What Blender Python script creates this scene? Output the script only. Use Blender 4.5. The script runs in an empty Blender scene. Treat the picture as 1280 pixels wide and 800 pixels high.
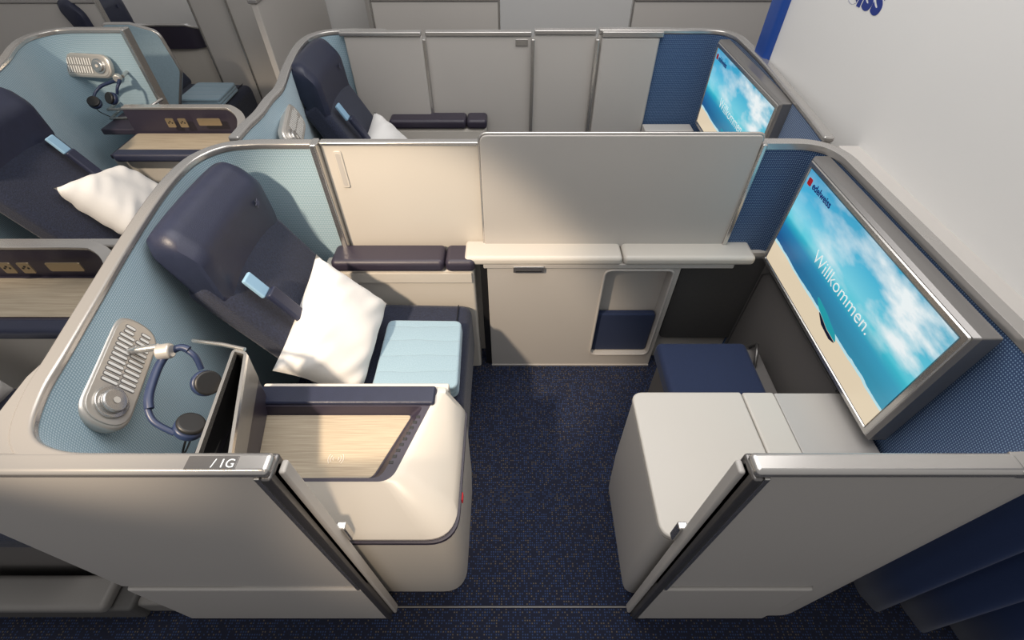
import bpy, math, random
from mathutils import Vector, Matrix
from math import radians, sin, cos, pi
random.seed(4)
S=bpy.context.scene
COL=S.collection
S.view_settings.view_transform='Standard'

# ------------------------------------------------------------------ materials
def newmat(name):
    m=bpy.data.materials.new(name); m.use_nodes=True
    nt=m.node_tree; b=nt.nodes['Principled BSDF']
    return m,nt,b
def mat(name,col,rough=.5,metal=0,noise=0,nscale=20,bump=0,bscale=400,coat=0,sheen=0):
    m,nt,b=newmat(name)
    b.inputs['Base Color'].default_value=(*col,1)
    b.inputs['Roughness'].default_value=rough
    b.inputs['Metallic'].default_value=metal
    if coat: b.inputs['Coat Weight'].default_value=coat
    if sheen: b.inputs['Sheen Weight'].default_value=sheen
    tc=nt.nodes.new('ShaderNodeTexCoord')
    if noise:
        n=nt.nodes.new('ShaderNodeTexNoise'); n.inputs['Scale'].default_value=nscale
        nt.links.new(tc.outputs['Object'],n.inputs['Vector'])
        mx=nt.nodes.new('ShaderNodeMix'); mx.data_type='RGBA'
        mx.inputs['A'].default_value=(*[c*(1-noise) for c in col],1)
        mx.inputs['B'].default_value=(*[min(1,c*(1+noise)) for c in col],1)
        nt.links.new(n.outputs['Fac'],mx.inputs['Factor'])
        nt.links.new(mx.outputs['Result'],b.inputs['Base Color'])
    if bump:
        n2=nt.nodes.new('ShaderNodeTexNoise'); n2.inputs['Scale'].default_value=bscale
        nt.links.new(tc.outputs['Object'],n2.inputs['Vector'])
        bp=nt.nodes.new('ShaderNodeBump'); bp.inputs['Strength'].default_value=bump; bp.inputs['Distance'].default_value=.002
        nt.links.new(n2.outputs['Fac'],bp.inputs['Height'])
        nt.links.new(bp.outputs['Normal'],b.inputs['Normal'])
    return m
def vm(nt,op,a,b=None,val=None):
    n=nt.nodes.new('ShaderNodeVectorMath'); n.operation=op
    nt.links.new(a,n.inputs[0])
    if b is not None: nt.links.new(b,n.inputs[1])
    if val is not None:
        if op=='SCALE': n.inputs['Scale'].default_value=val
        else: n.inputs[1].default_value=val
    return n
def mth(nt,op,a,v=None,b=None):
    n=nt.nodes.new('ShaderNodeMath'); n.operation=op
    nt.links.new(a,n.inputs[0])
    if b is not None: nt.links.new(b,n.inputs[1])
    elif v is not None: n.inputs[1].default_value=v
    return n.outputs[0]
def mixc(nt,f,a,b):
    mx=nt.nodes.new('ShaderNodeMix'); mx.data_type='RGBA'
    if hasattr(f,'links'): nt.links.new(f,mx.inputs['Factor'])
    else: mx.inputs['Factor'].default_value=f
    for s,k in ((a,'A'),(b,'B')):
        if isinstance(s,tuple): mx.inputs[k].default_value=(*s,1)
        else: nt.links.new(s,mx.inputs[k])
    return mx.outputs['Result']
def dotted(name,base,dot,cell,r,coord='UV',rough=.85,randomise=None,sheen=.3,tan=(.11,.09,.07)):
    m,nt,b=newmat(name)
    tc=nt.nodes.new('ShaderNodeTexCoord')
    v=vm(nt,'SCALE',tc.outputs[coord],val=1/cell).outputs[0]
    if coord=='Object':
        v=vm(nt,'MULTIPLY',v,val=(1,1,0)).outputs[0]
    fl=vm(nt,'FLOOR',v).outputs[0]
    fr=vm(nt,'FRACTION',v).outputs[0]
    d=vm(nt,'SUBTRACT',fr,val=(.5,.5,0)).outputs[0]
    ln=vm(nt,'LENGTH',d).outputs['Value']
    lt=mth(nt,'LESS_THAN',ln,r)
    wn=nt.nodes.new('ShaderNodeTexWhiteNoise'); wn.noise_dimensions='3D'
    nt.links.new(fl,wn.inputs['Vector'])
    if randomise:
        g=mth(nt,'GREATER_THAN',wn.outputs['Value'],randomise)
        lt=mth(nt,'MULTIPLY',lt,b=g)
        c=nt.nodes.new('ShaderNodeValToRGB')
        c.color_ramp.interpolation='CONSTANT'
        c.color_ramp.elements[0].color=(*dot,1)
        e=c.color_ramp.elements[1]; e.position=.84; e.color=(*tan,1)
        sp=nt.nodes.new('ShaderNodeSeparateColor'); nt.links.new(wn.outputs['Color'],sp.inputs[0])
        nt.links.new(sp.outputs[0],c.inputs['Fac'])
        col=mixc(nt,lt,base,c.outputs['Color'])
    else:
        col=mixc(nt,lt,base,dot)
    nt.links.new(col,b.inputs['Base Color'])
    b.inputs['Roughness'].default_value=rough
    b.inputs['Sheen Weight'].default_value=sheen
    bp=nt.nodes.new('ShaderNodeBump'); bp.inputs['Strength'].default_value=.25; bp.inputs['Distance'].default_value=.001
    nt.links.new(lt,bp.inputs['Height']); nt.links.new(bp.outputs['Normal'],b.inputs['Normal'])
    return m

PANEL=mat('panel_grey',(.51,.483,.455),.38,noise=.02,nscale=3)
CREAM=mat('panel_cream',(.63,.588,.53),.34,noise=.015,nscale=4)
WHITE=mat('wall_white',(.76,.75,.735),.5)
METAL=mat('satin_metal',(.62,.60,.575),.26,metal=.9)
LAMPM=mat('lamp_metal',(.60,.565,.52),.32,metal=.6)
RAIL=mat('rail_metal',(.50,.48,.46),.24,metal=.7)
DMETAL=mat('dark_metal',(.20,.19,.185),.35,metal=.8)
TVFR=mat('screen_frame_metal',(.25,.24,.235),.33,metal=.6)
POCKS=mat('pocket_side',(.30,.285,.27),.4,metal=.3)
GOLD=mat('brass_plate',(.45,.36,.24),.35,metal=.8)
LEATHER=mat('navy_leather',(.018,.022,.048),.42,noise=.15,nscale=30,bump=.3,bscale=400)
SEATF=mat('navy_seat_fabric',(.014,.019,.042),.92,noise=.9,nscale=170,bump=1.0,bscale=220,sheen=.15)
PLUM=mat('plum_leather',(.036,.030,.048),.4,bump=.2,bscale=500)
NAVY=mat('navy_cushion',(.010,.022,.070),.8,noise=.15,nscale=200,bump=.3,sheen=.1)
BLACK=mat('black_plastic',(.012,.012,.013),.45)
DGREY=mat('dark_grey_liner',(.085,.082,.08),.6,noise=.1,nscale=60)
CHAR=mat('warm_grey_liner',(.14,.13,.125),.65)
MGREY=mat('mid_grey_shell',(.20,.19,.18),.5)
SLOT=mat('lamp_slot',(.82,.80,.76),.4)
PILLOW=mat('pillow_cotton',(.76,.745,.73),.9,bump=.15,bscale=300,sheen=.2)
STRAP=mat('light_blue_strap',(.25,.42,.58),.7)
HPBLUE=mat('headphone_navy',(.016,.028,.075),.42)
SHELLF=dotted('light_blue_fabric',(.25,.385,.475),(.50,.63,.70),.0066,.33)
LBLUE=mat('light_blue_plain',(.34,.47,.55),.85,noise=.2,nscale=200)
BLUEF=dotted('blue_fabric',(.013,.052,.155),(.23,.36,.53),.0070,.24)
CARPET=dotted('carpet_navy',(.006,.009,.027),(.026,.054,.15),.0085,.28,coord='Object',randomise=.42,rough=.95,sheen=.05)
CURT=mat('curtain_navy',(.007,.026,.10),.85,bump=.2,bscale=300,sheen=.15)
BLUEP=mat('bulkhead_blue',(.01,.06,.30),.4)
LOGOB=mat('logo_blue',(.01,.03,.22),.5)
RED=mat('red_mark',(.6,.02,.03),.5)
STARM=mat('star_thread',(.05,.055,.095),.8)
SEAM=mat('seam_thread',(.005,.006,.012),.9)

def blanket_mat():
    m,nt,b=newmat('blanket_blue')
    tc=nt.nodes.new('ShaderNodeTexCoord')
    sp=nt.nodes.new('ShaderNodeSeparateXYZ'); nt.links.new(tc.outputs['Object'],sp.inputs[0])
    n3=nt.nodes.new('ShaderNodeTexNoise'); n3.inputs['Scale'].default_value=7
    nt.links.new(tc.outputs['Object'],n3.inputs['Vector'])
    wob=mth(nt,'MULTIPLY',n3.outputs['Fac'],.03)
    yy=mth(nt,'ADD',sp.outputs['Y'],b=wob)
    s=mth(nt,'MULTIPLY',yy,2*pi/.15); s=mth(nt,'SINE',s); s=mth(nt,'ABSOLUTE',s)
    n=nt.nodes.new('ShaderNodeTexNoise'); n.inputs['Scale'].default_value=260
    nt.links.new(tc.outputs['Object'],n.inputs['Vector'])
    nt.links.new(mixc(nt,n.outputs['Fac'],(.20,.31,.39),(.33,.45,.53)),b.inputs['Base Color'])
    bp=nt.nodes.new('ShaderNodeBump'); bp.inputs['Strength'].default_value=.5; bp.inputs['Distance'].default_value=.008
    s=mth(nt,'POWER',s,.4)
    nt.links.new(s,bp.inputs['Height']); nt.links.new(bp.outputs['Normal'],b.inputs['Normal'])
    b.inputs['Roughness'].default_value=.95; b.inputs['Sheen Weight'].default_value=.3
    return m
BLANK=blanket_mat()
def wood_mat():
    m,nt,b=newmat('pale_oak')
    tc=nt.nodes.new('ShaderNodeTexCoord')
    mp=nt.nodes.new('ShaderNodeMapping'); mp.inputs['Scale'].default_value=(2.5,110,20)
    nt.links.new(tc.outputs['Object'],mp.inputs['Vector'])
    n=nt.nodes.new('ShaderNodeTexNoise'); n.inputs['Scale'].default_value=3; n.inputs['Detail'].default_value=5
    nt.links.new(mp.outputs[0],n.inputs['Vector'])
    r=nt.nodes.new('ShaderNodeValToRGB')
    r.color_ramp.elements[0].position=.3; r.color_ramp.elements[0].color=(.31,.25,.18,1)
    r.color_ramp.elements[1].position=.7; r.color_ramp.elements[1].color=(.46,.39,.29,1)
    nt.links.new(n.outputs['Fac'],r.inputs['Fac']); nt.links.new(r.outputs[0],b.inputs['Base Color'])
    b.inputs['Roughness'].default_value=.5
    return m
WOOD=wood_mat()
def screen_mat():
    m,nt,b=newmat('beach_screen')
    tc=nt.nodes.new('ShaderNodeTexCoord')
    sp=nt.nodes.new('ShaderNodeSeparateXYZ'); nt.links.new(tc.outputs['UV'],sp.inputs[0])
    u,v=sp.outputs['X'],sp.outputs['Y']
    n=nt.nodes.new('ShaderNodeTexNoise'); n.inputs['Scale'].default_value=3.2; n.inputs['Detail'].default_value=6
    mp=nt.nodes.new('ShaderNodeMapping'); mp.inputs['Scale'].default_value=(1.3,1.6,1); nt.links.new(tc.outputs['UV'],mp.inputs[0]); nt.links.new(mp.outputs[0],n.inputs['Vector'])
    r=nt.nodes.new('ShaderNodeValToRGB')
    cr=r.color_ramp
    cr.elements[0].position=0; cr.elements[0].color=(.010,.10,.26,1)
    cr.elements[1].position=1; cr.elements[1].color=(.03,.30,.54,1)
    for p,c in ((.30,(.008,.085,.25,1)),(.42,(.010,.17,.38,1)),(.50,(.015,.40,.54,1)),(.53,(.10,.58,.70,1)),(.62,(.20,.62,.77,1)),(.8,(.06,.42,.66,1))):
        e=cr.elements.new(p); e.color=c
    nt.links.new(v,r.inputs['Fac'])
    tu=mth(nt,'MULTIPLY',u,.5)
    base=mixc(nt,tu,r.outputs[0],(.06,.46,.55))
    cl=mth(nt,'SUBTRACT',n.outputs['Fac'],.43); cl=mth(nt,'MULTIPLY',cl,5)
    up=mth(nt,'SUBTRACT',v,.45); up=mth(nt,'MULTIPLY',up,6)
    uc=nt.nodes.new('ShaderNodeClamp'); nt.links.new(up,uc.inputs[0])
    cl=mth(nt,'MULTIPLY',cl,b=uc.outputs[0])
    cu=mth(nt,'ADD',u,.15); cl=mth(nt,'MULTIPLY',cl,b=cu)
    c1=nt.nodes.new('ShaderNodeClamp'); nt.links.new(cl,c1.inputs[0])
    col=mixc(nt,c1.outputs[0],base,(.80,.86,.87))
    wv=mth(nt,'MULTIPLY',n.outputs['Fac'],.10)
    edge=mth(nt,'MULTIPLY',u,-.03); edge=mth(nt,'ADD',edge,.17); edge=mth(nt,'ADD',edge,b=wv)
    dv=mth(nt,'SUBTRACT',edge,b=v)
    foam=mth(nt,'GREATER_THAN',dv,-.025)
    col=mixc(nt,foam,col,(.45,.70,.76))
    sand=mth(nt,'GREATER_THAN',dv,.0)
    col=mixc(nt,sand,col,(.72,.60,.43))
    nt.links.new(col,b.inputs['Emission Color']); b.inputs['Emission Strength'].default_value=1.0
    b.inputs['Base Color'].default_value=(.01,.01,.01,1)
    b.inputs['Roughness'].default_value=.3
    return m
SCREEN=screen_mat()
TEXTW,_nt,_b=newmat('text_white'); _b.inputs['Emission Color'].default_value=(.9,1,1,1); _b.inputs['Emission Strength'].default_value=.40
TEAL,_nt,_b=newmat('boat_teal'); _b.inputs['Base Color'].default_value=(.01,.01,.01,1); _b.inputs['Emission Color'].default_value=(.01,.34,.40,1); _b.inputs['Emission Strength'].default_value=.9
BOATN,_nt,_b=newmat('boat_navy'); _b.inputs['Base Color'].default_value=(.004,.01,.05,1)
GLOW,_nt,_b=newmat('window_glow'); _b.inputs['Emission Color'].default_value=(.95,.97,1,1); _b.inputs['Emission Strength'].default_value=1.2

# ------------------------------------------------------------------ helpers
def group(name,loc=(0,0,0),scale=(1,1,1),rz=0):
    e=bpy.data.objects.new(name,None); COL.objects.link(e); e.location=loc; e.scale=scale; e.empty_display_size=.1
    e.rotation_euler=(0,0,rz)
    return e
def finish(me,name,mats,parent,bev=0,seg=3,ang=35,subsurf=0):
    if not isinstance(mats,(list,tuple)): mats=[mats]
    for m in mats: me.materials.append(m)
    me.update()
    for p in me.polygons: p.use_smooth=True
    me.set_sharp_from_angle(angle=radians(ang))
    o=bpy.data.objects.new(name,me); COL.objects.link(o)
    if parent: o.parent=parent
    if bev:
        b=o.modifiers.new('bev','BEVEL'); b.width=bev; b.segments=seg; b.limit_method='ANGLE'; b.angle_limit=radians(ang); b.harden_normals=True
    return o
import bmesh
def raw(name,verts,faces,mats,parent=None,**k):
    me=bpy.data.meshes.new(name); me.from_pydata([tuple(v) for v in verts],[],faces)
    bm=bmesh.new(); bm.from_mesh(me); bmesh.ops.recalc_face_normals(bm,faces=bm.faces); bm.to_mesh(me); bm.free()
    return finish(me,name,mats,parent,**k)
def box(name,x0,x1,y0,y1,z0,z1,m,parent=None,bev=.006,seg=3):
    v=[(x,y,z) for x in(x0,x1) for y in(y0,y1) for z in(z0,z1)]
    f=[(0,1,3,2),(4,6,7,5),(0,4,5,1),(2,3,7,6),(0,2,6,4),(1,5,7,3)]
    return raw(name,v,f,m,parent,bev=bev,seg=seg)
def cushion(name,c,s,rot,r,m,parent=None,seg=6,rx=0,rz=0):
    hx,hy,hz=s[0]/2,s[1]/2,s[2]/2
    M=Matrix.Translation(c)@Matrix.Rotation(radians(rz),4,'Z')@Matrix.Rotation(radians(rot),4,'Y')@Matrix.Rotation(radians(rx),4,'X')
    v=[M@Vector((x,y,z)) for x in(-hx,hx) for y in(-hy,hy) for z in(-hz,hz)]
    f=[(0,1,3,2),(4,6,7,5),(0,4,5,1),(2,3,7,6),(0,2,6,4),(1,5,7,3)]
    return raw(name,v,f,m,parent,bev=r,seg=seg)
def rpoly(pts,r,seg=8):
    n=len(pts); out=[]
    for i in range(n):
        p=Vector(pts[i]); a=Vector(pts[i-1]); b=Vector(pts[(i+1)%n])
        rr=r[i] if isinstance(r,(list,tuple)) else r
        da=(a-p); db=(b-p); la,lb=da.length,db.length
        if rr<=1e-5:
            out.append(p); continue
        da.normalize(); db.normalize()
        ang=da.angle(db); t=min(rr/math.tan(ang/2),la*.49,lb*.49)
        s=p+da*t; e=p+db*t
        for k in range(seg+1):
            q=k/seg
            out.append((1-q)**2*s+2*q*(1-q)*p+q*q*e)
    return [(v[0],v[1]) for v in out]
def plate(name,pts,o,U,V,depth,m,parent=None,bev=0,seg=2):
    o=Vector(o);U=Vector(U).normalized();V=Vector(V).normalized();N=U.cross(V)
    n=len(pts)
    v=[o+U*p[0]+V*p[1] for p in pts]+[o+U*p[0]+V*p[1]+N*depth for p in pts]
    f=[tuple(range(n)),tuple(range(n,2*n))]+[(i,(i+1)%n,n+(i+1)%n,n+i) for i in range(n)]
    return raw(name,v,f,m,parent,bev=bev,seg=seg)
def prism(name,pts,z0,z1,m,parent=None,bev=.005,seg=3):
    return plate(name,pts,(0,0,z0),(1,0,0),(0,1,0),z1-z0,m,parent,bev,seg)
def loft(name,loops,mats,idx=None,parent=None,cap0=True,cap1=True,ang=35,bev=0):
    n=len(loops[0]); v=[p for L in loops for p in L]; f=[];mi=[]
    for k in range(len(loops)-1):
        for i in range(n):
            j=(i+1)%n
            f.append((k*n+i,k*n+j,(k+1)*n+j,(k+1)*n+i)); mi.append(idx[k] if idx else 0)
    if cap0: f.append(tuple(range(n))); mi.append(idx[0] if idx else 0)
    if cap1: f.append(tuple(range((len(loops)-1)*n,len(loops)*n))); mi.append(idx[-1] if idx else 0)
    o=raw(name,v,f,mats,parent,ang=ang,bev=bev)
    for p,i in zip(o.data.polygons,mi): p.material_index=i
    return o
def catmull(P,k=8):
    P=[Vector(p) for p in P]; out=[]
    for i in range(len(P)-1):
        p0=P[max(i-1,0)];p1=P[i];p2=P[i+1];p3=P[min(i+2,len(P)-1)]
        for q in range(k):
            t=q/k
            out.append(.5*((2*p1)+(-p0+p2)*t+(2*p0-5*p1+4*p2-p3)*t*t+(-p0+3*p1-3*p2+p3)*t**3))
    out.append(P[-1]); return out
def wallpath(name,path,off0,off1,z0,z1,mats,parent=None,bev=0):
    P=[Vector((p[0],p[1])) for p in path]; n=len(P)
    N=[]
    for i in range(n):
        d=(P[min(i+1,n-1)]-P[max(i-1,0)]).normalized(); N.append(Vector((-d.y,d.x)))
    L=[0]
    for i in range(1,n): L.append(L[-1]+(P[i]-P[i-1]).length)
    zt=z1 if callable(z1) else (lambda s:z1)
    zb=z0 if callable(z0) else (lambda s:z0)
    v=[]
    for i in range(n):
        s=L[i]/L[-1]
        a=P[i]+N[i]*off0;b=P[i]+N[i]*off1
        v+=[(a.x,a.y,zb(s)),(a.x,a.y,zt(s)),(b.x,b.y,zt(s)),(b.x,b.y,zb(s))]
    f=[];mi=[]
    for i in range(n-1):
        for k in range(4):
            f.append((i*4+k,i*4+(k+1)%4,(i+1)*4+(k+1)%4,(i+1)*4+k)); mi.append(0 if k==0 else 1)
    f+=[(0,1,2,3),((n-1)*4,(n-1)*4+1,(n-1)*4+2,(n-1)*4+3)]; mi+=[1,1]
    o=raw(name,v,f,mats,parent,bev=bev)
    me=o.data; ul=me.uv_layers.new(name='UVMap')
    for p,i in zip(me.polygons,mi):
        p.material_index=i if len(me.materials)>1 else 0
        for li in p.loop_indices:
            vi=me.loops[li].vertex_index
            ul.data[li].uv=(L[vi//4],me.vertices[vi].co.z)
    return o
def tube(name,pts,r,m,parent=None,cyclic=False):
    c=bpy.data.curves.new(name,'CURVE'); c.dimensions='3D'; c.bevel_depth=r; c.bevel_resolution=4
    s=c.splines.new('POLY'); s.points.add(len(pts)-1)
    for i,p in enumerate(pts): s.points[i].co=(*p,1)
    s.use_cyclic_u=cyclic; s.use_smooth=True; c.use_fill_caps=True
    c.materials.append(m)
    o=bpy.data.objects.new(name,c); COL.objects.link(o)
    if parent:o.parent=parent
    return o
def circ(r,n=32,cx=0,cy=0): return [(cx+r*cos(2*pi*i/n),cy+r*sin(2*pi*i/n)) for i in range(n)]
def rrect(w,h,r,cx=0,cy=0,seg=6): return rpoly([(cx-w/2,cy-h/2),(cx+w/2,cy-h/2),(cx+w/2,cy+h/2),(cx-w/2,cy+h/2)],r,seg)
def text(name,body,o,U,V,size,m,parent=None,align='LEFT',ext=.0008,bold=0):
    c=bpy.data.curves.new(name,'FONT'); c.body=body; c.size=size; c.extrude=ext; c.align_x=align; c.offset=bold
    c.materials.append(m)
    ob=bpy.data.objects.new(name,c); COL.objects.link(ob)
    U=Vector(U).normalized();V=Vector(V).normalized();N=U.cross(V)
    ob.matrix_world=Matrix(((U.x,V.x,N.x,o[0]),(U.y,V.y,N.y,o[1]),(U.z,V.z,N.z,o[2]),(0,0,0,1)))
    if parent: ob.parent=parent
    return ob

ZT=1.15   # top of panels, rail above
RH=.024   # rail height
# ------------------------------------------------------------------ builders (local coords = first suite)
TAIL=[(-.968,.64),(-1.0,.80),(-1.045,1.03),(-1.08,1.25),(-1.09,1.40),(-1.075,1.50),(-1.02,1.568),(-.93,1.59),(-.82,1.592),(-.70,1.592)]
SHELLP=catmull([(-.50,.398),(-.70,.398),(-.82,.403),(-.90,.44),(-.945,.53)]+TAIL,6)
SHELLFAR=catmull([(-1.0,.31),(-1.0,.42),(-.992,.53)]+[(-1.0,.66)]+TAIL[1:],6)
SHELLROW=catmull([(-.885,.43),(-.915,.465),(-.945,.53)]+TAIL,6)
def seat_shell(loc=(0,0,0),scale=(1,1,1),path=None,corner=True,post=True):
    g=group('seat_shell',loc,scale)
    P=path or SHELLP
    wallpath('shell_panel',P,0,.030,.0,ZT,[SHELLF,PANEL],g)
    wallpath('shell_rail',P,-.004,.036,ZT,ZT+RH-.0012,[RAIL],g,bev=.008)
    if corner:
        c=[(-.80,.385),(-.990,.385),(-1.004,.57),(-.990,.65)]+[(p.x-.004,p.y-.004) for p in P if .43<p.y<.64 and p.x>-1.0][::-1]
        prism('corner_cap',c,ZT-.06,ZT+RH-.004,RAIL,g,bev=.004)
        c2=[(x*.992,y+.003) for x,y in c[:4]]+c[4:]
        prism('corner_infill',c2,0.0,ZT-.058,PANEL,g,bev=.004)
    if post: box('end_post',-.722,-.697,1.575,1.632,.70,ZT+RH,METAL,g,bev=.006)
    return g
def seat(loc=(0,0,0),scale=(1,1,1),strap=True):
    g=group('airline_seat',loc,scale)
    prof=rpoly([(-.055,-.150),(.035,-.175),(.082,.02),(.035,.130),(-.06,.12)],[.03,.035,.10,.06,.05],8)
    a=radians(-17)
    pr=[(x*cos(a)+z*sin(a), -x*sin(a)+z*cos(a)) for x,z in prof]
    loops=[]
    n=17
    for i in range(n):
        t=-1+2*i/(n-1); y=1.262+t*.228
        e=max(0,abs(t)-.84)/.16; sc=.78+.22*math.sqrt(max(0,1-e**2))
        wing=.014*abs(t)**2.5
        loops.append([(-.970+x*sc+wing,y,1.048+z*sc) for x,z in pr])
    loft('headrest',loops,[LEATHER],parent=g,ang=60)
    ang=math.degrees(math.atan2(-.28,.52))
    cushion('backrest',(-.835,1.262,.73),(.115,.465,.58),ang,.035,SEATF,g)
    cushion('backrest_lumbar',(-.785,1.268,.70),(.05,.36,.42),ang,.024,SEATF,g)
    cushion('back_shell',(-.875,1.27,.68),(.05,.38,.52),ang,.02,SEATF,g)
    cushion('seat_pan',(-.445,1.20,.435),(.53,.55,.13),1.5,.045,SEATF,g)
    cushion('seat_front',(-.215,1.17,.335),(.07,.60,.27),0,.03,SEATF,g)
    tube('seat_pan_seam',[(-.235,.955,.502),(-.235,1.445,.502)],.0025,SEAM,g)
    box('seat_base',-.78,-.24,.92,1.46,.0,.375,CHAR,g)
    if strap:
        cushion('shoulder_strap',(-.832,1.115,.925),(.016,.048,.085),ang,.006,STRAP,g,seg=3)
        cushion('strap_guard',(-.765,1.120,.83),(.022,.052,.15),ang,.008,LEATHER,g,seg=3)
    sp=[]
    for i in range(12):
        r=.016 if i%2==0 else .007
        sp.append((r*cos(pi*i/6),r*sin(pi*i/6)))
    plate('star',sp,(-.8845,1.40,1.05),(0,1,0),(-.10,0,.99),.0015,STARM,g)
    return g
def pillow(A,B,C,D,th,loc=(0,0,0),scale=(1,1,1)):
    A,B,C,D=map(Vector,(A,B,C,D)); N=((C-A).cross(D-B)).normalized()
    if N.x<0: N=-N
    n=26; v=[];f=[]
    cen=(A+B+C+D)/4
    for side in (1,-1):
        for i in range(n+1):
            for j in range(n+1):
                s=i/n;t=j/n
                p=(B*(1-s)+A*s)*(1-t)+(C*(1-s)+D*s)*t
                q=(2*s-1);w=(2*t-1)
                pin=.08*((1-q*q)*abs(w)**3+(1-w*w)*abs(q)**3)
                p=p+(cen-p)*pin
                h=((1-q**4)*(1-w**4))**.62*th/2
                cr=abs(q*w)
                h*=1+.05*sin(7*q+2*w)+.16*cr*sin(9*(q-w)*1.3)
                v.append(p+N*h*side)
    m=(n+1)**2
    for k in(0,m):
        for i in range(n):
            for j in range(n):
                a=k+i*(n+1)+j; f.append((a,a+1,a+n+2,a+n+1))
    o=raw('pillow',v,f,PILLOW,None,ang=180)
    bm=bmesh.new();bm.from_mesh(o.data);bmesh.ops.remove_doubles(bm,verts=bm.verts,dist=.0004);bmesh.ops.recalc_face_normals(bm,faces=bm.faces);bm.to_mesh(o.data);bm.free()
    o.location=loc;o.scale=scale
    return o
PC=[(-.725,1.355,.860),(-.785,.920,.725),(-.560,.935,.505),(-.515,1.360,.60)]
def blanket(loc=(0,0,0),scale=(1,1,1)):
    g=group('folded_blanket',loc,scale)
    for k in range(3):
        w=.345-.006*k
        z=.503+.021*k
        pts=rpoly([(-.525+.01*k,.962),(-.195,.960),(-.205,.96+w),(-.505,.965+w)],.03,5)
        prism('fold_%d'%k,pts,z,z+.024,BLANK,g,bev=.010,seg=4)
    return g
def side_console(loc=(0,0,0),scale=(1,1,1)):
    g=group('side_console',loc,scale)
    def L(pts,r,z): return [(x,y,z) for x,y in rpoly(pts,r,8)]
    base=lambda d:[(-.89,.425+d),(-.15-d,.425+d),(-.15-d,.85),(-.89,.85)]
    R=[.01,.085,.03,.01]
    T=.746
    top=[(-.89,.535),(-.325,.535),(-.225,.84),(-.89,.84)]
    loft('console_body',[L(base(.02),R,.0),L(base(.01),R,.20),L(base(.003),R,.590)],[CREAM],parent=g)
    loft('plum_line',[L(base(.004),R,.588),L(base(-.0015),R,.590),L(base(-.0015),R,.604),L(base(.004),R,.606)],[PLUM],parent=g)
    loft('console_top',[L(base(.006),R,.604),L(base(.004),R,.618),L([(-.89,.445),(-.17,.445),(-.165,.85),(-.89,.85)],[.01,.09,.03,.01],.648),
        L([(-.89,.53),(-.30,.53),(-.20,.845),(-.89,.845)],[.01,.06,.02,.01],T-.006),L(top,[.01,.05,.02,.01],T)],[CREAM],parent=g,cap1=False)
    r4=[.01,.035,.01,.01]
    i1=[(-.885,.545),(-.355,.545),(-.268,.770),(-.885,.770)]
    i2=[(-.88,.553),(-.385,.553),(-.302,.760),(-.88,.760)]
    loft('tray_lining',[L(top,[.01,.05,.02,.01],T),L(i1,r4,T+.001),L(i2,r4,.714)],[PLUM],parent=g,cap0=False)
    prism('wood_top',rpoly([(-.878,.555),(-.388,.555),(-.305,.758),(-.878,.758)],r4,8),.7142,.7165,WOOD,g,bev=.0008)
    for k in range(9):
        y=.585+.018*k; x=-.343+.085*(k*.018+.02)/.225
        box('port_%d'%k,x-.004,x+.008,y,y+.009,T-.002,T+.0022,BLACK,g,bev=.001)
    for k,r in enumerate((.008,.015,.022)):
        for sgn in (1,-1):
            pts=[(-.50+sgn*r*cos(t),.615+r*sin(t),.7172) for t in [radians(-40+10*i) for i in range(9)]]
            tube('charge_mark_%d_%d'%(k,sgn),pts,.0011,CREAM,g)
    cushion('arm_pad',(-.515,.807,T+.001),(.56,.066,.022),0,.009,LEATHER,g)
    box('arm_side',-.79,-.20,.838,.868,.20,.73,CREAM,g)
    box('red_tag',-.1505,-.146,.55,.575,.56,.585,RED,g,bev=.002)
    return g
def literature_pocket(loc=(0,0,0),scale=(1,1,1)):
    g=group('literature_pocket',loc,scale)
    rim=rpoly([(-.770,.820),(-.725,.805),(-.634,.470),(-.722,.462)],.012,6)
    bot=rpoly([(-.805,.820),(-.755,.805),(-.690,.470),(-.785,.462)],.012,6)
    H=.962
    def mix(a,b,t): return [(p[0]*(1-t)+q[0]*t,p[1]*(1-t)+q[1]*t) for p,q in zip(a,b)]
    def cen(p): return (sum(q[0] for q in p)/len(p),sum(q[1] for q in p)/len(p))
    def ins(p,d):
        out=[];n=len(p)
        cx,cy=cen(p)
        for i in range(n):
            a=Vector(p[i-1]);b=Vector(p[(i+1)%n]);t=(b-a).normalized();nn=Vector((t.y,-t.x))
            q=Vector(p[i])
            if (Vector((cx,cy))-q).dot(nn)<0: nn=-nn
            q=q+nn*d; out.append((q.x,q.y))
        return out
    def L(p,z): return [(x,y,z) for x,y in p]
    loft('pocket_body',[L(bot,.72),L(mix(bot,rim,.52),.845),L(mix(bot,rim,.58),.847),L(rim,H-.012)],[PLUM,POCKS],[0,1,1],parent=g,cap1=False)
    loft('pocket_rim',[L(rim,H-.012),L(rim,H),L(ins(rim,.008),H),L(ins(rim,.009),H-.015)],[METAL],parent=g,cap0=False,cap1=False)
    loft('pocket_liner',[L(ins(rim,.0085),H-.008),L(ins(bot,.012),.80)],[BLACK],parent=g,cap0=False)
    tube('bracket_bar',[(-.91,.865,.94),(-.87,.842,.963),(-.80,.83,.965),(-.735,.815,.962)],.006,METAL,g)
    return g
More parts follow.
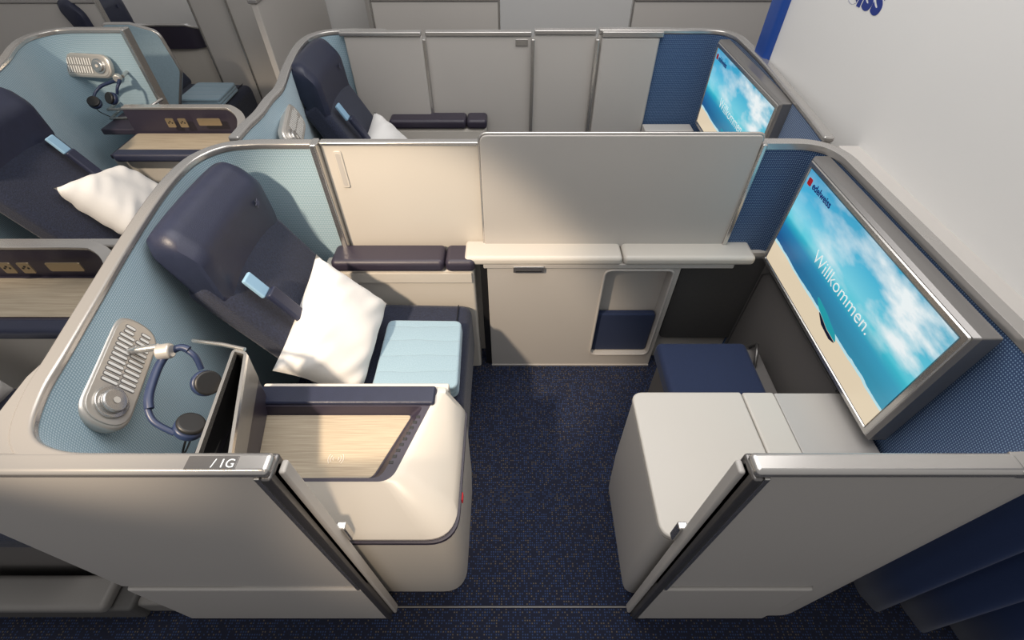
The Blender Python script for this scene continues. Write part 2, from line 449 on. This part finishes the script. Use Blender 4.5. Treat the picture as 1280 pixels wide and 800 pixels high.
def lamp(loc=(0,0,0),scale=(1,1,1),U=(-.20,.98,.06),N0=(.92,.18,.34),o=(-.985,.685,1.022)):
    g=group('reading_lamp',loc,scale)
    U=Vector(U).normalized()
    N0=Vector(N0); N=(N0-U*N0.dot(U)).normalized(); V=N.cross(U)
    o=Vector(o)
    plate('housing',rrect(.31,.124,.060,seg=12),o,U,V,.032,LAMPM,g,bev=.010,seg=4)
    of=o+N*.033
    plate('face',rrect(.290,.106,.052,seg=12),of-N*.003,U,V,.005,LAMPM,g,bev=.002)
    for i in range(12):
        for j in range(2):
            c=of+U*(-.044+.0148*i)+V*(-.021+.042*j)
            w=.037 if i<10 else .024
            plate('groove_%d_%d'%(i,j),rrect(.0120,w+.003,.0045,seg=3),c+N*.0015,U,V,.001,CHAR,g)
            plate('slot_%d_%d'%(i,j),rrect(.0068,w,.0033,seg=3),c+N*.0026,U,V,.001,SLOT,g)
    k=of+U*(-.092)
    plate('knob_ring',circ(.040,36),k,U,V,.008,METAL,g,bev=.003)
    plate('knob',circ(.029,36),k+N*.006,U,V,.012,METAL,g,bev=.005,seg=3)
    plate('knob_lens',circ(.008,20),k+N*.019,U,V,.001,CREAM,g)
    return g
def headphones(loc=(0,0,0),scale=(1,1,1),rz=0):
    g=group('headphones',loc,scale,rz)
    c1=Vector((-.800,.712,.945)); c2=Vector((-.800,.595,.920))
    P=catmull([c1+Vector((-.015,.03,.02)),(-.825,.760,1.0),(-.858,.768,1.02),(-.887,.738,1.015),(-.893,.685,1.0),(-.885,.63,.985),(-.862,.590,.962),c2+Vector((-.02,-.02,.01))],8)
    tube('headband',[tuple(p) for p in P],.0075,HPBLUE,g)
    tube('band_pad',[tuple(p+Vector((.006,0,.002))) for p in P[12:44]],.009,HPBLUE,g)
    for k,(c,n) in enumerate(((c1,Vector((.85,-.35,.55))),(c2,Vector((.55,.25,.75))))):
        n=n.normalized(); U=n.orthogonal().normalized(); V=n.cross(U)
        plate('ear_cup_%d'%k,circ(.034,32),c-n*.012,U,V,.022,HPBLUE,g,bev=.007,seg=3)
        plate('ear_pad_%d'%k,circ(.032,32),c+n*.010,U,V,.014,BLACK,g,bev=.006,seg=3)
    plate('hook',circ(.020,28),(-.895,.745,1.030),(-.2,.98,0),(0,0,1),.035,LAMPM,g,bev=.006)
    plate('hook_stem',circ(.009,20),(-.99,.745,1.030),(-.2,.98,0),(0,0,1),.09,METAL,g)
    tube('cable',[tuple(p) for p in catmull([c2,(-.83,.56,.86),(-.87,.60,.80),(-.89,.66,.78)],6)],.0025,BLACK,g)
    return g
def armrest(loc=(0,0,0),scale=(1,1,1)):
    g=group('armrest',loc,scale)
    cushion('arm_pad',(-.515,1.535,.695),(.47,.125,.06),0,.022,PLUM,g)
    cushion('arm_pad_end',(-.215,1.535,.695),(.125,.125,.06),0,.022,PLUM,g)
    box('arm_panel',-.80,-.16,1.49,1.585,.0,.665,CREAM,g,bev=.012)
    box('arm_trim',-.78,-.17,1.482,1.49,.60,.655,CREAM,g,bev=.003)
    return g
def divider(loc=(0,0,0)):
    g=group('center_divider',loc)
    box('fixed_panel',-.697,-.10,1.612,1.632,.0,ZT+.008,CREAM,g,bev=.006)
    box('fixed_panel_cap',-.697,-.10,1.606,1.638,ZT+.004,ZT+.018,METAL,g,bev=.005)
    pts=rpoly([(-.115,.715),(.905,.715),(.885,1.205),(-.115,1.205)],[.005,.005,.02,.03],6)
    plate('sliding_panel',pts,(0,1.602,0),(1,0,0),(0,0,1),.020,PANEL,g,bev=.004)
    tube('sliding_panel_edge',[(x,1.592,z) for x,z in rpoly([(-.117,.72),(.905,.72),(.887,1.208),(-.117,1.208)],[.001,.001,.02,.03],6)],.0055,RAIL,g,cyclic=True)
    plate('pull_handle',rrect(.03,.15,.01,-.64,1.06),(0,1.612,0),(1,0,0),(0,0,1),.006,CREAM,g,bev=.003)
    plate('pull_handle_inset',rrect(.016,.13,.006,-.64,1.06),(0,1.606,0),(1,0,0),(0,0,1),.001,PANEL,g)
    return g
def center_console(loc=(0,0,0)):
    g=group('center_console',loc)
    x0,x1=-.105,.715; px0,px1,pz0,pz1=.40,.685,.10,.655
    yf=1.50
    C=PANEL
    box('front_left',x0,px0,yf,1.58,.0,.685,C,g,bev=.003)
    box('front_right',px1,x1,yf,1.58,.0,.685,C,g,bev=.003)
    box('front_bottom',px0-.002,px1+.002,yf+.0005,1.58,.0,pz0,C,g,bev=.001)
    box('front_top',px0-.002,px1+.002,yf+.0005,1.58,pz1,.685,C,g,bev=.001)
    box('recess_back',px0-.002,px1+.002,1.56,1.58,.05,.68,C,g,bev=.001)
    ring=rrect(px1-px0+.01,pz1-pz0+.01,.035,(px0+px1)/2,(pz0+pz1)/2)
    tube('recess_trim',[(x,yf-.001,z) for x,z in ring],.006,C,g,cyclic=True)
    plate('recess_pocket',rrect(px1-px0-.004,.265,.02,(px0+px1)/2,pz0+.134),(0,1.555,0),(1,0,0),(0,0,1),.035,NAVY,g,bev=.01,seg=3)
    cushion('ledge_left',(.13,1.55,.712),(.655,.125,.045),0,.018,CREAM,g)
    cushion('ledge_right',(.735,1.55,.712),(.545,.125,.045),0,.018,CREAM,g)
    box('ledge_under',-.12,.93,1.493,1.60,.672,.695,C,g,bev=.004)
    box('latch',.005,.135,1.485,1.495,.655,.688,METAL,g,bev=.003)
    box('latch_slot',.015,.125,1.482,1.486,.662,.668,BLACK,g,bev=.001)
    box('slot_post',-.135,-.105,1.515,1.58,.0,.69,BLACK,g,bev=.002)
    box('kick_trim',x0,x1,yf-.004,yf,.0,.012,C,g,bev=.001)
    return g
def footwell(loc=(0,0,0)):
    g=group('footwell',loc)
    plate('footwell_panel',rrect(.385,.52,.045,.935,.42),(0,1.565,0),(1,0,0),(0,0,1),.012,DGREY,g,bev=.003)
    box('back_frame',.715,1.095,1.566,1.588,.0,.70,CREAM,g,bev=.004)
    box('side_liner',1.10,1.125,.895,1.562,.0,.69,CHAR,g,bev=.003)
    tube('side_trim',[(1.098,1.54,.12),(1.098,1.54,.60),(1.098,1.50,.64),(1.098,.90,.64)],.005,DGREY,g)
    return g
def ottoman(loc=(0,0,0)):
    g=group('ottoman',loc)
    cushion('ottoman_cushion',(.80,1.09,.41),(.38,.38,.085),0,.025,NAVY,g)
    box('ottoman_base',.64,1.06,.895,1.26,.0,.37,CHAR,g,bev=.01)
    box('ottoman_side',1.0,1.06,.90,1.28,.37,.40,CHAR,g,bev=.006)
    tube('ottoman_handle',[(1.01,1.18,.40),(1.01,1.21,.455),(1.03,1.26,.455),(1.03,1.29,.40)],.007,DMETAL,g)
    return g
def cabinet(loc=(0,0,0)):
    g=group('storage_cabinet',loc)
    body=lambda d:[(.40+d,.425+d),(1.0,.425+d),(1.0,.885-d),(.40+d,.885-d)]
    R=[.04,.01,.01,.04]
    def L(pts,r,z): return [(x,y,z) for x,y in rpoly(pts,r,8)]
    loft('cabinet_body',[L(body(.015),R,.0),L(body(.004),R,.25),L(body(0),R,.625)],[PANEL],parent=g)
    lid=rpoly([(.398,.422),(.775,.422),(.765,.888),(.398,.888)],[.045,.01,.01,.04],8)
    prism('cabinet_lid',lid,.628,.652,CREAM,g,bev=.008)
    prism('lid_strip',rpoly([(.779,.422),(.885,.422),(.875,.888),(.769,.888)],[.01,.01,.01,.01],4),.628,.650,CREAM,g,bev=.007)
    prism('tv_shelf',rpoly([(.888,.432),(1.05,.45),(1.12,.55),(1.12,.888),(.879,.888)],[.005,.08,.05,.005,.005],6),.628,.644,PANEL,g,bev=.005)
    box('shelf_skirt',.879,1.12,.86,.885,.0,.63,CHAR,g,bev=.003)
    return g
def television(loc=(0,0,0)):
    g=group('television',loc)
    y0,y1,z0,z1=.69,1.545,.685,1.15
    def R(dx,d,r=.006):
        return [(dx,y,z) for y,z in rpoly([(y0+d,z0+d),(y1-d,z0+d),(y1-d,z1-d),(y0+d,z1-d)],r,4)]
    loft('frame',[R(1.118,.0),R(1.070,.0),R(1.060,.008),R(1.060,.030),R(1.066,.034)],[TVFR],parent=g)
    loft('frame_trim',[R(1.0595,.010),R(1.056,.013),R(1.056,.026),R(1.0595,.028)],[METAL],parent=g,cap0=False,cap1=False)
    ys0,ys1,zs0,zs1=y0+.032,y1-.032,z0+.032,z1-.032
    me=bpy.data.meshes.new('screen'); me.from_pydata([(1.0585,ys1,zs0),(1.0585,ys0,zs0),(1.0585,ys0,zs1),(1.0585,ys1,zs1)],[],[(0,1,2,3)])
    ul=me.uv_layers.new(name='UVMap')
    for i,uv in enumerate(((0,0),(1,0),(1,1),(0,1))): ul.data[i].uv=uv
    finish(me,'screen',SCREEN,g)
    W=ys1-ys0;H=zs1-zs0
    text('screen_greeting','Willkommen.',(1.0570,ys1-.30*W,zs0+.46*H),(0,-1,0),(0,0,1),.066,TEXTW,g,ext=.0003,bold=-.0006)
    text('screen_caption','edelweiss',(1.0570,ys1-.065*W,zs0+.885*H),(0,-1,0),(0,0,1),.034,LOGOB,g,ext=.0003,bold=.0008)
    plate('screen_badge',rrect(.026,.026,.006),(1.0580,ys1-.035*W,zs0+.91*H),(0,-1,0),(0,0,1),.0008,RED,g)
    by=ys1-.565*W; bz=zs0+.225*H
    bt=[(-.10,.030),(-.06,.002),(.02,-.018),(.085,-.020),(.06,.000),(-.02,.020)]
    plate('screen_boat',rpoly(bt,.006,4),(1.0576,by,bz),(0,-1,0),(0,.0,1),.0006,TEAL,g)
    plate('screen_boat_hull',rpoly([(-.06,-.000),(.02,-.020),(.085,-.022),(.05,-.034),(-.01,-.028)],.004,4),(1.0577,by,bz),(0,-1,0),(0,.0,1),.0010,BOATN,g)
    return g
BTOP=[(.90,1.592),(.97,1.592),(1.05,1.588),(1.105,1.56),(1.132,1.50),(1.135,1.40),(1.135,1.1),(1.135,.80),(1.135,.66)]
BLUEP_PATH=catmull(BTOP+[(1.12,.56),(1.075,.455),(1.0,.405),(.92,.398),(.90,.398)],6)
BLUEP_FAR=catmull([(.82,1.60),(.95,1.60),(1.08,1.60),(1.16,1.575),(1.20,1.51),(1.21,1.42),(1.205,1.1),(1.185,.80),(1.16,.5),(1.14,.31)],6)
def screen_shell(loc=(0,0,0),path=None,post=True):
    g=group('screen_surround',loc)
    P=path or BLUEP_PATH
    wallpath('surround_panel',P,0,.030,.0,ZT,[BLUEF,PANEL],g)
    wallpath('surround_rail',P,-.004,.036,ZT,ZT+RH-.0012,[RAIL],g,bev=.008)
    if post: box('end_post',.888,.906,1.572,1.632,.70,ZT+RH+.002,METAL,g,bev=.005)
    return g

loc=(0,0,0)
seat_shell(loc); seat(loc); side_console(loc); literature_pocket(loc); lamp(loc); headphones((.004,-.006,.012)); armrest(loc)
pillow(*PC,.19,loc); blanket(loc)
center_console(loc); footwell(loc); ottoman(loc); cabinet(loc); television(loc); screen_shell(loc)
divider()
DY=1.33
loc=(0,DY,0)
seat_shell(loc,path=SHELLFAR,corner=False,post=False); seat((-.05,DY,0)); side_console(loc); lamp(loc); armrest(loc)
pillow(*PC,.19,(-.06,DY,-.03)); ottoman(loc); cabinet(loc); television((.065,DY-.03,0)); screen_shell(loc,path=BLUEP_FAR,post=False)

# ------------------------------------------------------------------ aisle partitions of the first suite
def aisle_partition(x0,x1,gapside,label):
    g=group('aisle_partition')
    y0,y1=.362,.400
    xa,xb=(x0,x1)
    inner = xb if gapside=='R' else xa
    s=-1 if gapside=='R' else 1
    box('upper_panel',xa,xb,y0+.004,y1,.40,ZT,PANEL,g,bev=.006)
    box('lower_panel',xa+.01,xb-.01,y0-.004,y1-.004,.0,.392,PANEL,g,bev=.008)
    box('reveal',xa+.015,xb-.015,y0+.012,y1-.008,.38,.405,DMETAL,g,bev=.001)
    box('end_trim',min(inner,inner+s*.020),max(inner,inner+s*.020),y0-.006,y1+.010,.0,ZT+.004,DMETAL,g,bev=.006)
    box('end_strip',min(inner+s*.022,inner+s*.034),max(inner+s*.022,inner+s*.034),y0-.003,y1+.004,.0,ZT,METAL,g,bev=.003)
    e=inner-s*.014
    box('door_edge',min(inner-s*.001,e),max(inner-s*.001,e),y0+.014,y1+.004,.0,ZT-.01,PANEL,g,bev=.005)
    box('top_rail',xa,xb,y0-.002,y1+.002,ZT,ZT+RH,RAIL,g,bev=.010,seg=4)
    if label:
        box('seat_label_plate',-.578,-.488,y0+.004,y0+.030,ZT+RH-.001,ZT+RH+.0015,DMETAL,g,bev=.0008)
        text('seat_label','/ 1G',(-.532,y0+.008,ZT+RH+.002),(1,0,0),(0,1,0),.023,TEXTW,g,ext=.0003)
    box('latch',min(inner,e-s*.01),max(inner,e-s*.01),y1,y1+.02,.70,.78,METAL,g,bev=.004)
    return g
aisle_partition(-1.16,-.43,'R',True)
aisle_partition(.43,.91,'L',False)

# ------------------------------------------------------------------ far divider of the second suite
def far_partition():
    g=group('sliding_door_partition')
    y=2.935
    box('quarter_panel',-.93,-.50,y-.045,y-.02,.0,ZT,PANEL,g,bev=.008)
    box('quarter_panel_cap',-.95,-.50,y-.055,y-.01,ZT,ZT+RH,RAIL,g,bev=.008)
    segs=[(-.485,.11,ZT-.012),(.125,.47,ZT-.004),(.485,.90,ZT)]
    for i,(a,b,z) in enumerate(segs):
        box('door_panel_%d'%i,a,b,y,y+.025+.006*(i%2),.0,z,PANEL,g,bev=.005)
        box('door_cap_%d'%i,a,b,y-.008,y+.04,z,z+RH,RAIL,g,bev=.006)
    for i,x in enumerate((-.492,.118,.478)):
        box('door_post_%d'%i,x-.010,x+.010,y-.030,y+.03,.0,ZT-.02,METAL,g,bev=.004)
    box('quarter_right',.50,.825,y-.03,y-.004,.0,ZT-.01,PANEL,g,bev=.012)
    box('quarter_right_cap',.50,.84,y-.035,y+.0,ZT-.01,ZT+RH-.004,RAIL,g,bev=.006)
    box('door_latch',.02,.09,y-.006,y,ZT-.06,ZT-.025,METAL,g,bev=.002)
    box('side_shelf',.82,1.12,y-.13,y-.035,.60,.66,PANEL,g,bev=.006)
    return g
far_partition()

# ------------------------------------------------------------------ second row (mirrored suites) to the left
def row_console(loc,scale):
    g=group('tray_console',loc,scale)
    body=rpoly([(-.95,.56),(-.30,.56),(-.27,.82),(-.95,.82)],[.01,.08,.05,.01],8)
    prism('console_body',body,.0,.70,CREAM,g,bev=.006)
    prism('console_rim',rpoly([(-.95,.56),(-.30,.56),(-.28,.83),(-.95,.83)],[.01,.09,.05,.01],8),.70,.725,PLUM,g,bev=.008)
    prism('wood_top',rpoly([(-.93,.58),(-.345,.58),(-.33,.79),(-.93,.79)],[.01,.05,.02,.01],8),.7255,.729,WOOD,g,bev=.001)
    P=catmull([(-.95,.565),(-.60,.565),(-.42,.565),(-.34,.575),(-.295,.62),(-.285,.70),(-.285,.76)],6)
    zt=lambda s:.86 if s<.72 else .86-(s-.72)/.28*.11
    wallpath('back_wall',P,.0,-.035,.70,zt,[PLUM,PLUM],g)
    wallpath('back_wall_cap',P,.004,-.040,lambda s:zt(s)-.001,lambda s:zt(s)+.012,[RAIL],g,bev=.003)
    cushion('arm_pad',(-.60,.855,.735),(.58,.07,.05),0,.02,LEATHER,g)
    plate('control_plate',rrect(.13,.04,.008,-.47,.805),(0,.600,0),(1,0,0),(0,0,1),-.004,GOLD,g)
    for k in range(2):
        plate('socket_%d'%k,rrect(.045,.05,.006,-.62-.07*k,.80),(0,.600,0),(1,0,0),(0,0,1),-.004,GOLD,g)
    for k in range(2):
        for j in range(3):
            plate('socket_hole_%d_%d'%(k,j),circ(.004,10,-.63-.07*k+.01*j,.80+.008*(j%2)),(0,.6045,0),(1,0,0),(0,0,1),-.001,BLACK,g)
    return g
def row2(dx,oy):
    sc=(1,-1,1)
    seat((dx-.06,oy,0),sc); row_console((dx,oy,0),sc); pillow(*PC,.20,(dx-.09,oy,-.02),sc)
row2(-1.23,3.20)
row2(-1.22,1.95)
row2(-1.22*2,1.95)
ROWP=catmull([(-2.36,1.70),(-2.36,1.95),(-2.37,2.20),(-2.45,2.45),(-2.55,2.66),(-2.59,2.80),(-2.555,2.90),(-2.47,2.94),(-2.35,2.945),(-2.16,2.945)],6)
g=group('seat_shell')
wallpath('shell_panel',ROWP,0,.03,.0,ZT,[SHELLF,PANEL],g)
wallpath('shell_rail',ROWP,-.006,.036,ZT,ZT+RH,[RAIL],g,bev=.008)
box('end_post',-2.175,-2.150,2.925,2.985,.0,ZT+RH,METAL,g,bev=.006)
lamp(U=(-1,.06,.03),N0=(0,-.92,.36),o=(-2.46,2.925,.99))
headphones((-3.02,1.97,-.08),(1,1,1),-pi/2)
g=group('tray_bracket')
tube('bracket',[(-2.42,2.93,.78),(-2.40,2.80,.79),(-2.16,2.80,.80),(-2.14,2.93,.80)],.008,METAL,g)
tube('bracket_lower',[(-2.42,2.93,.745),(-2.40,2.78,.745),(-2.14,2.78,.755)],.008,METAL,g)
box('side_tray',-2.40,-1.95,2.66,2.92,.70,.735,PLUM,g,bev=.008)

g=group('low_partition')
box('panel',-2.6,-1.45,1.415,1.44,.0,.845,PANEL,g,bev=.005)
box('cap',-2.6,-1.45,1.408,1.447,.845,.865,RAIL,g,bev=.006)
g=group('footwell_box')
box('base',-1.95,-1.30,.36,.46,.0,.12,DGREY,g,bev=.015)
box('top',-1.95,-1.36,.35,.46,.12,.17,MGREY,g,bev=.02)
box('step',-1.36,-1.20,.38,.46,.0,.10,MGREY,g,bev=.015)

# ------------------------------------------------------------------ window side suites across the far aisle
def window_partition(x0,x1,y=3.58,z=1.19):
    g=group('window_suite_partition')
    box('panel',x0,x1,y,y+.03,.0,z-.03,PANEL,g,bev=.006)
    box('rail',x0,x1,y-.008,y+.038,z-.03,z,RAIL,g,bev=.008)
    box('end_trim',x0-.012,x0,y-.006,y+.036,.0,z,METAL,g,bev=.004)
    box('end_trim_far',x1,x1+.012,y-.006,y+.036,.0,z,METAL,g,bev=.004)
window_partition(-.92,-.09); window_partition(.80,1.75)
window_partition(-2.42,-2.14,4.12,1.22); window_partition(-2.12,-1.86,4.08,1.22)
window_partition(-3.9,-2.75,3.62,1.17)
seat((-1.96,2.55,0)); blanket((-1.96,2.55,0))
g=group('seat_wing_panel')
pts=rpoly([(-2.62,.0),(-2.46,.0),(-2.40,.55),(-2.26,.80),(-2.29,1.03),(-2.44,1.075),(-2.62,1.075)],[.01,.05,.1,.06,.06,.06,.04],7)
plate('wing_fabric',pts,(0,3.405,0),(1,0,0),(0,0,1),.012,LBLUE,g)
plate('wing_back',pts,(0,3.43,0),(1,0,0),(0,0,1),.024,PANEL,g)
tube('wing_rim',[(x,3.41,z) for x,z in pts],.013,RAIL,g,cyclic=True)
row_console((-2.22,3.66,0),(1,1,1))
seat_shell((-.05,3.3,0),path=SHELLROW,corner=False,post=False); seat((-.05,3.3,0))
g=group('window_suite_partition')
box('panel',-1.60,-1.56,3.35,4.6,.0,1.2,PANEL,g); box('rail',-1.61,-1.55,3.34,4.6,1.2,1.225,RAIL,g)

# ------------------------------------------------------------------ bulkhead with logo
g=group('wall_right')
box('bulkhead_panel',1.245,1.34,.50,2.46,.0,2.3,WHITE,g,bev=.004)
prism('bulkhead_edge',rpoly([(1.215,2.455),(1.36,2.455),(1.36,2.62),(1.28,2.66),(1.215,2.58)],.03,5),.0,2.3,BLUEP,g,bev=.004)
box('ledge',1.174,1.25,.62,1.60,1.12,1.160,PANEL,g,bev=.004)
text('bulkhead_logo','edelweiss',(1.2445,1.835,1.505),(0,-1,0),(0,0,1),.15,LOGOB,g,align='RIGHT',ext=.0006,bold=.005)

# ------------------------------------------------------------------ curtain
def curtain():
    v=[];f=[];n=220;zz=[0.0,.25,.7,1.2,1.7,2.15]
    A=Vector((1.27,.47));B=Vector((2.2,.02));d=(B-A).normalized();nn=Vector((-d.y,d.x))
    for k,z in enumerate(zz):
        for i in range(n+1):
            t=i/n; L=(B-A).length*t
            w=.055*(abs(sin(L*pi/.15))**.7*2-1)+.006*sin(L*90+z)
            p=A+d*L-nn*w*(1-.05*k)
            v.append((p.x,p.y,z))
    for k in range(len(zz)-1):
        for i in range(n):
            a=k*(n+1)+i; f.append((a,a+1,a+n+2,a+n+1))
    o=raw('curtain',v,f,CURT,None,ang=180)
    s=o.modifiers.new('s','SOLIDIFY'); s.thickness=.004
curtain()

# ------------------------------------------------------------------ room
def sheet(name,v,m):
    me=bpy.data.meshes.new(name); me.from_pydata(v,[],[(0,1,2,3)]); return finish(me,name,m,None)
sheet('floor',[(-5,-2,0),(4,-2,0),(4,5,0),(-5,5,0)],CARPET)
g=group('wall_back')
box('sidewall',-5,4,4.72,4.78,0,2.3,WHITE,g,bev=0)
for i in range(14):
    x=-4.6+i*.62
    plate('window_%d'%i,rrect(.24,.34,.11,x,1.25),(0,4.719,0),(1,0,0),(0,0,1),.012,GLOW,g)
    tube('window_trim_%d'%i,[(a,4.715,b) for a,b in rrect(.29,.39,.13,x,1.25)],.012,WHITE,g,cyclic=True)
sheet('wall_front',[(3.9,-2,0),(3.9,5,0),(3.9,5,2.3),(3.9,-2,2.3)],WHITE)
sheet('wall_left',[(-4.9,-2,0),(-4.9,5,0),(-4.9,5,2.3),(-4.9,-2,2.3)],WHITE)
box('trim_threshold',-.43,.43,.392,.397,.0,.003,MGREY,None,bev=.001)

# ------------------------------------------------------------------ lights
def area(name,loc,target,size,energy,col,sy=None):
    l=bpy.data.lights.new(name,'AREA'); l.energy=energy; l.size=size; l.color=col
    if sy: l.shape='RECTANGLE'; l.size_y=sy
    o=bpy.data.objects.new(name,l); COL.objects.link(o); o.location=loc
    o.rotation_euler=(Vector(target)-Vector(loc)).to_track_quat('-Z','Y').to_euler(); return o
def spot(name,loc,target,ang,blend,energy,col,r):
    l=bpy.data.lights.new(name,'SPOT'); l.energy=energy; l.spot_size=radians(ang); l.spot_blend=blend; l.color=col; l.shadow_soft_size=r
    o=bpy.data.objects.new(name,l); COL.objects.link(o); o.location=loc
    o.rotation_euler=(Vector(target)-Vector(loc)).to_track_quat('-Z','Y').to_euler(); return o
area('ceiling_light_main',(.2,1.6,3.2),(.35,1.4,0),2.8,66,(1,.975,.95),2.2)
spot('seat_spot',(-1.30,-.25,2.60),(-.60,1.12,.85),34,.45,350,(1,.81,.60),.07)
spot('console_spot',(.15,-.55,2.55),(-.30,.50,.62),19,.9,130,(1,.80,.58),.08)
spot('row_spot',(-2.5,.6,2.7),(-2.10,2.2,.8),44,.6,240,(1,.83,.64),.08)
w=bpy.data.worlds.new('cabin_world'); S.world=w; w.use_nodes=True
w.node_tree.nodes['Background'].inputs[0].default_value=(1,.985,.97,1)
w.node_tree.nodes['Background'].inputs[1].default_value=.40

# ------------------------------------------------------------------ camera
cd=bpy.data.cameras.new('camera'); cam=bpy.data.objects.new('camera',cd); COL.objects.link(cam)
cam.location=(0,0,1.95); cam.rotation_euler=(radians(90-46.86),0,0)
cd.sensor_width=36; cd.lens=16.34; cd.clip_start=.02
S.camera=cam
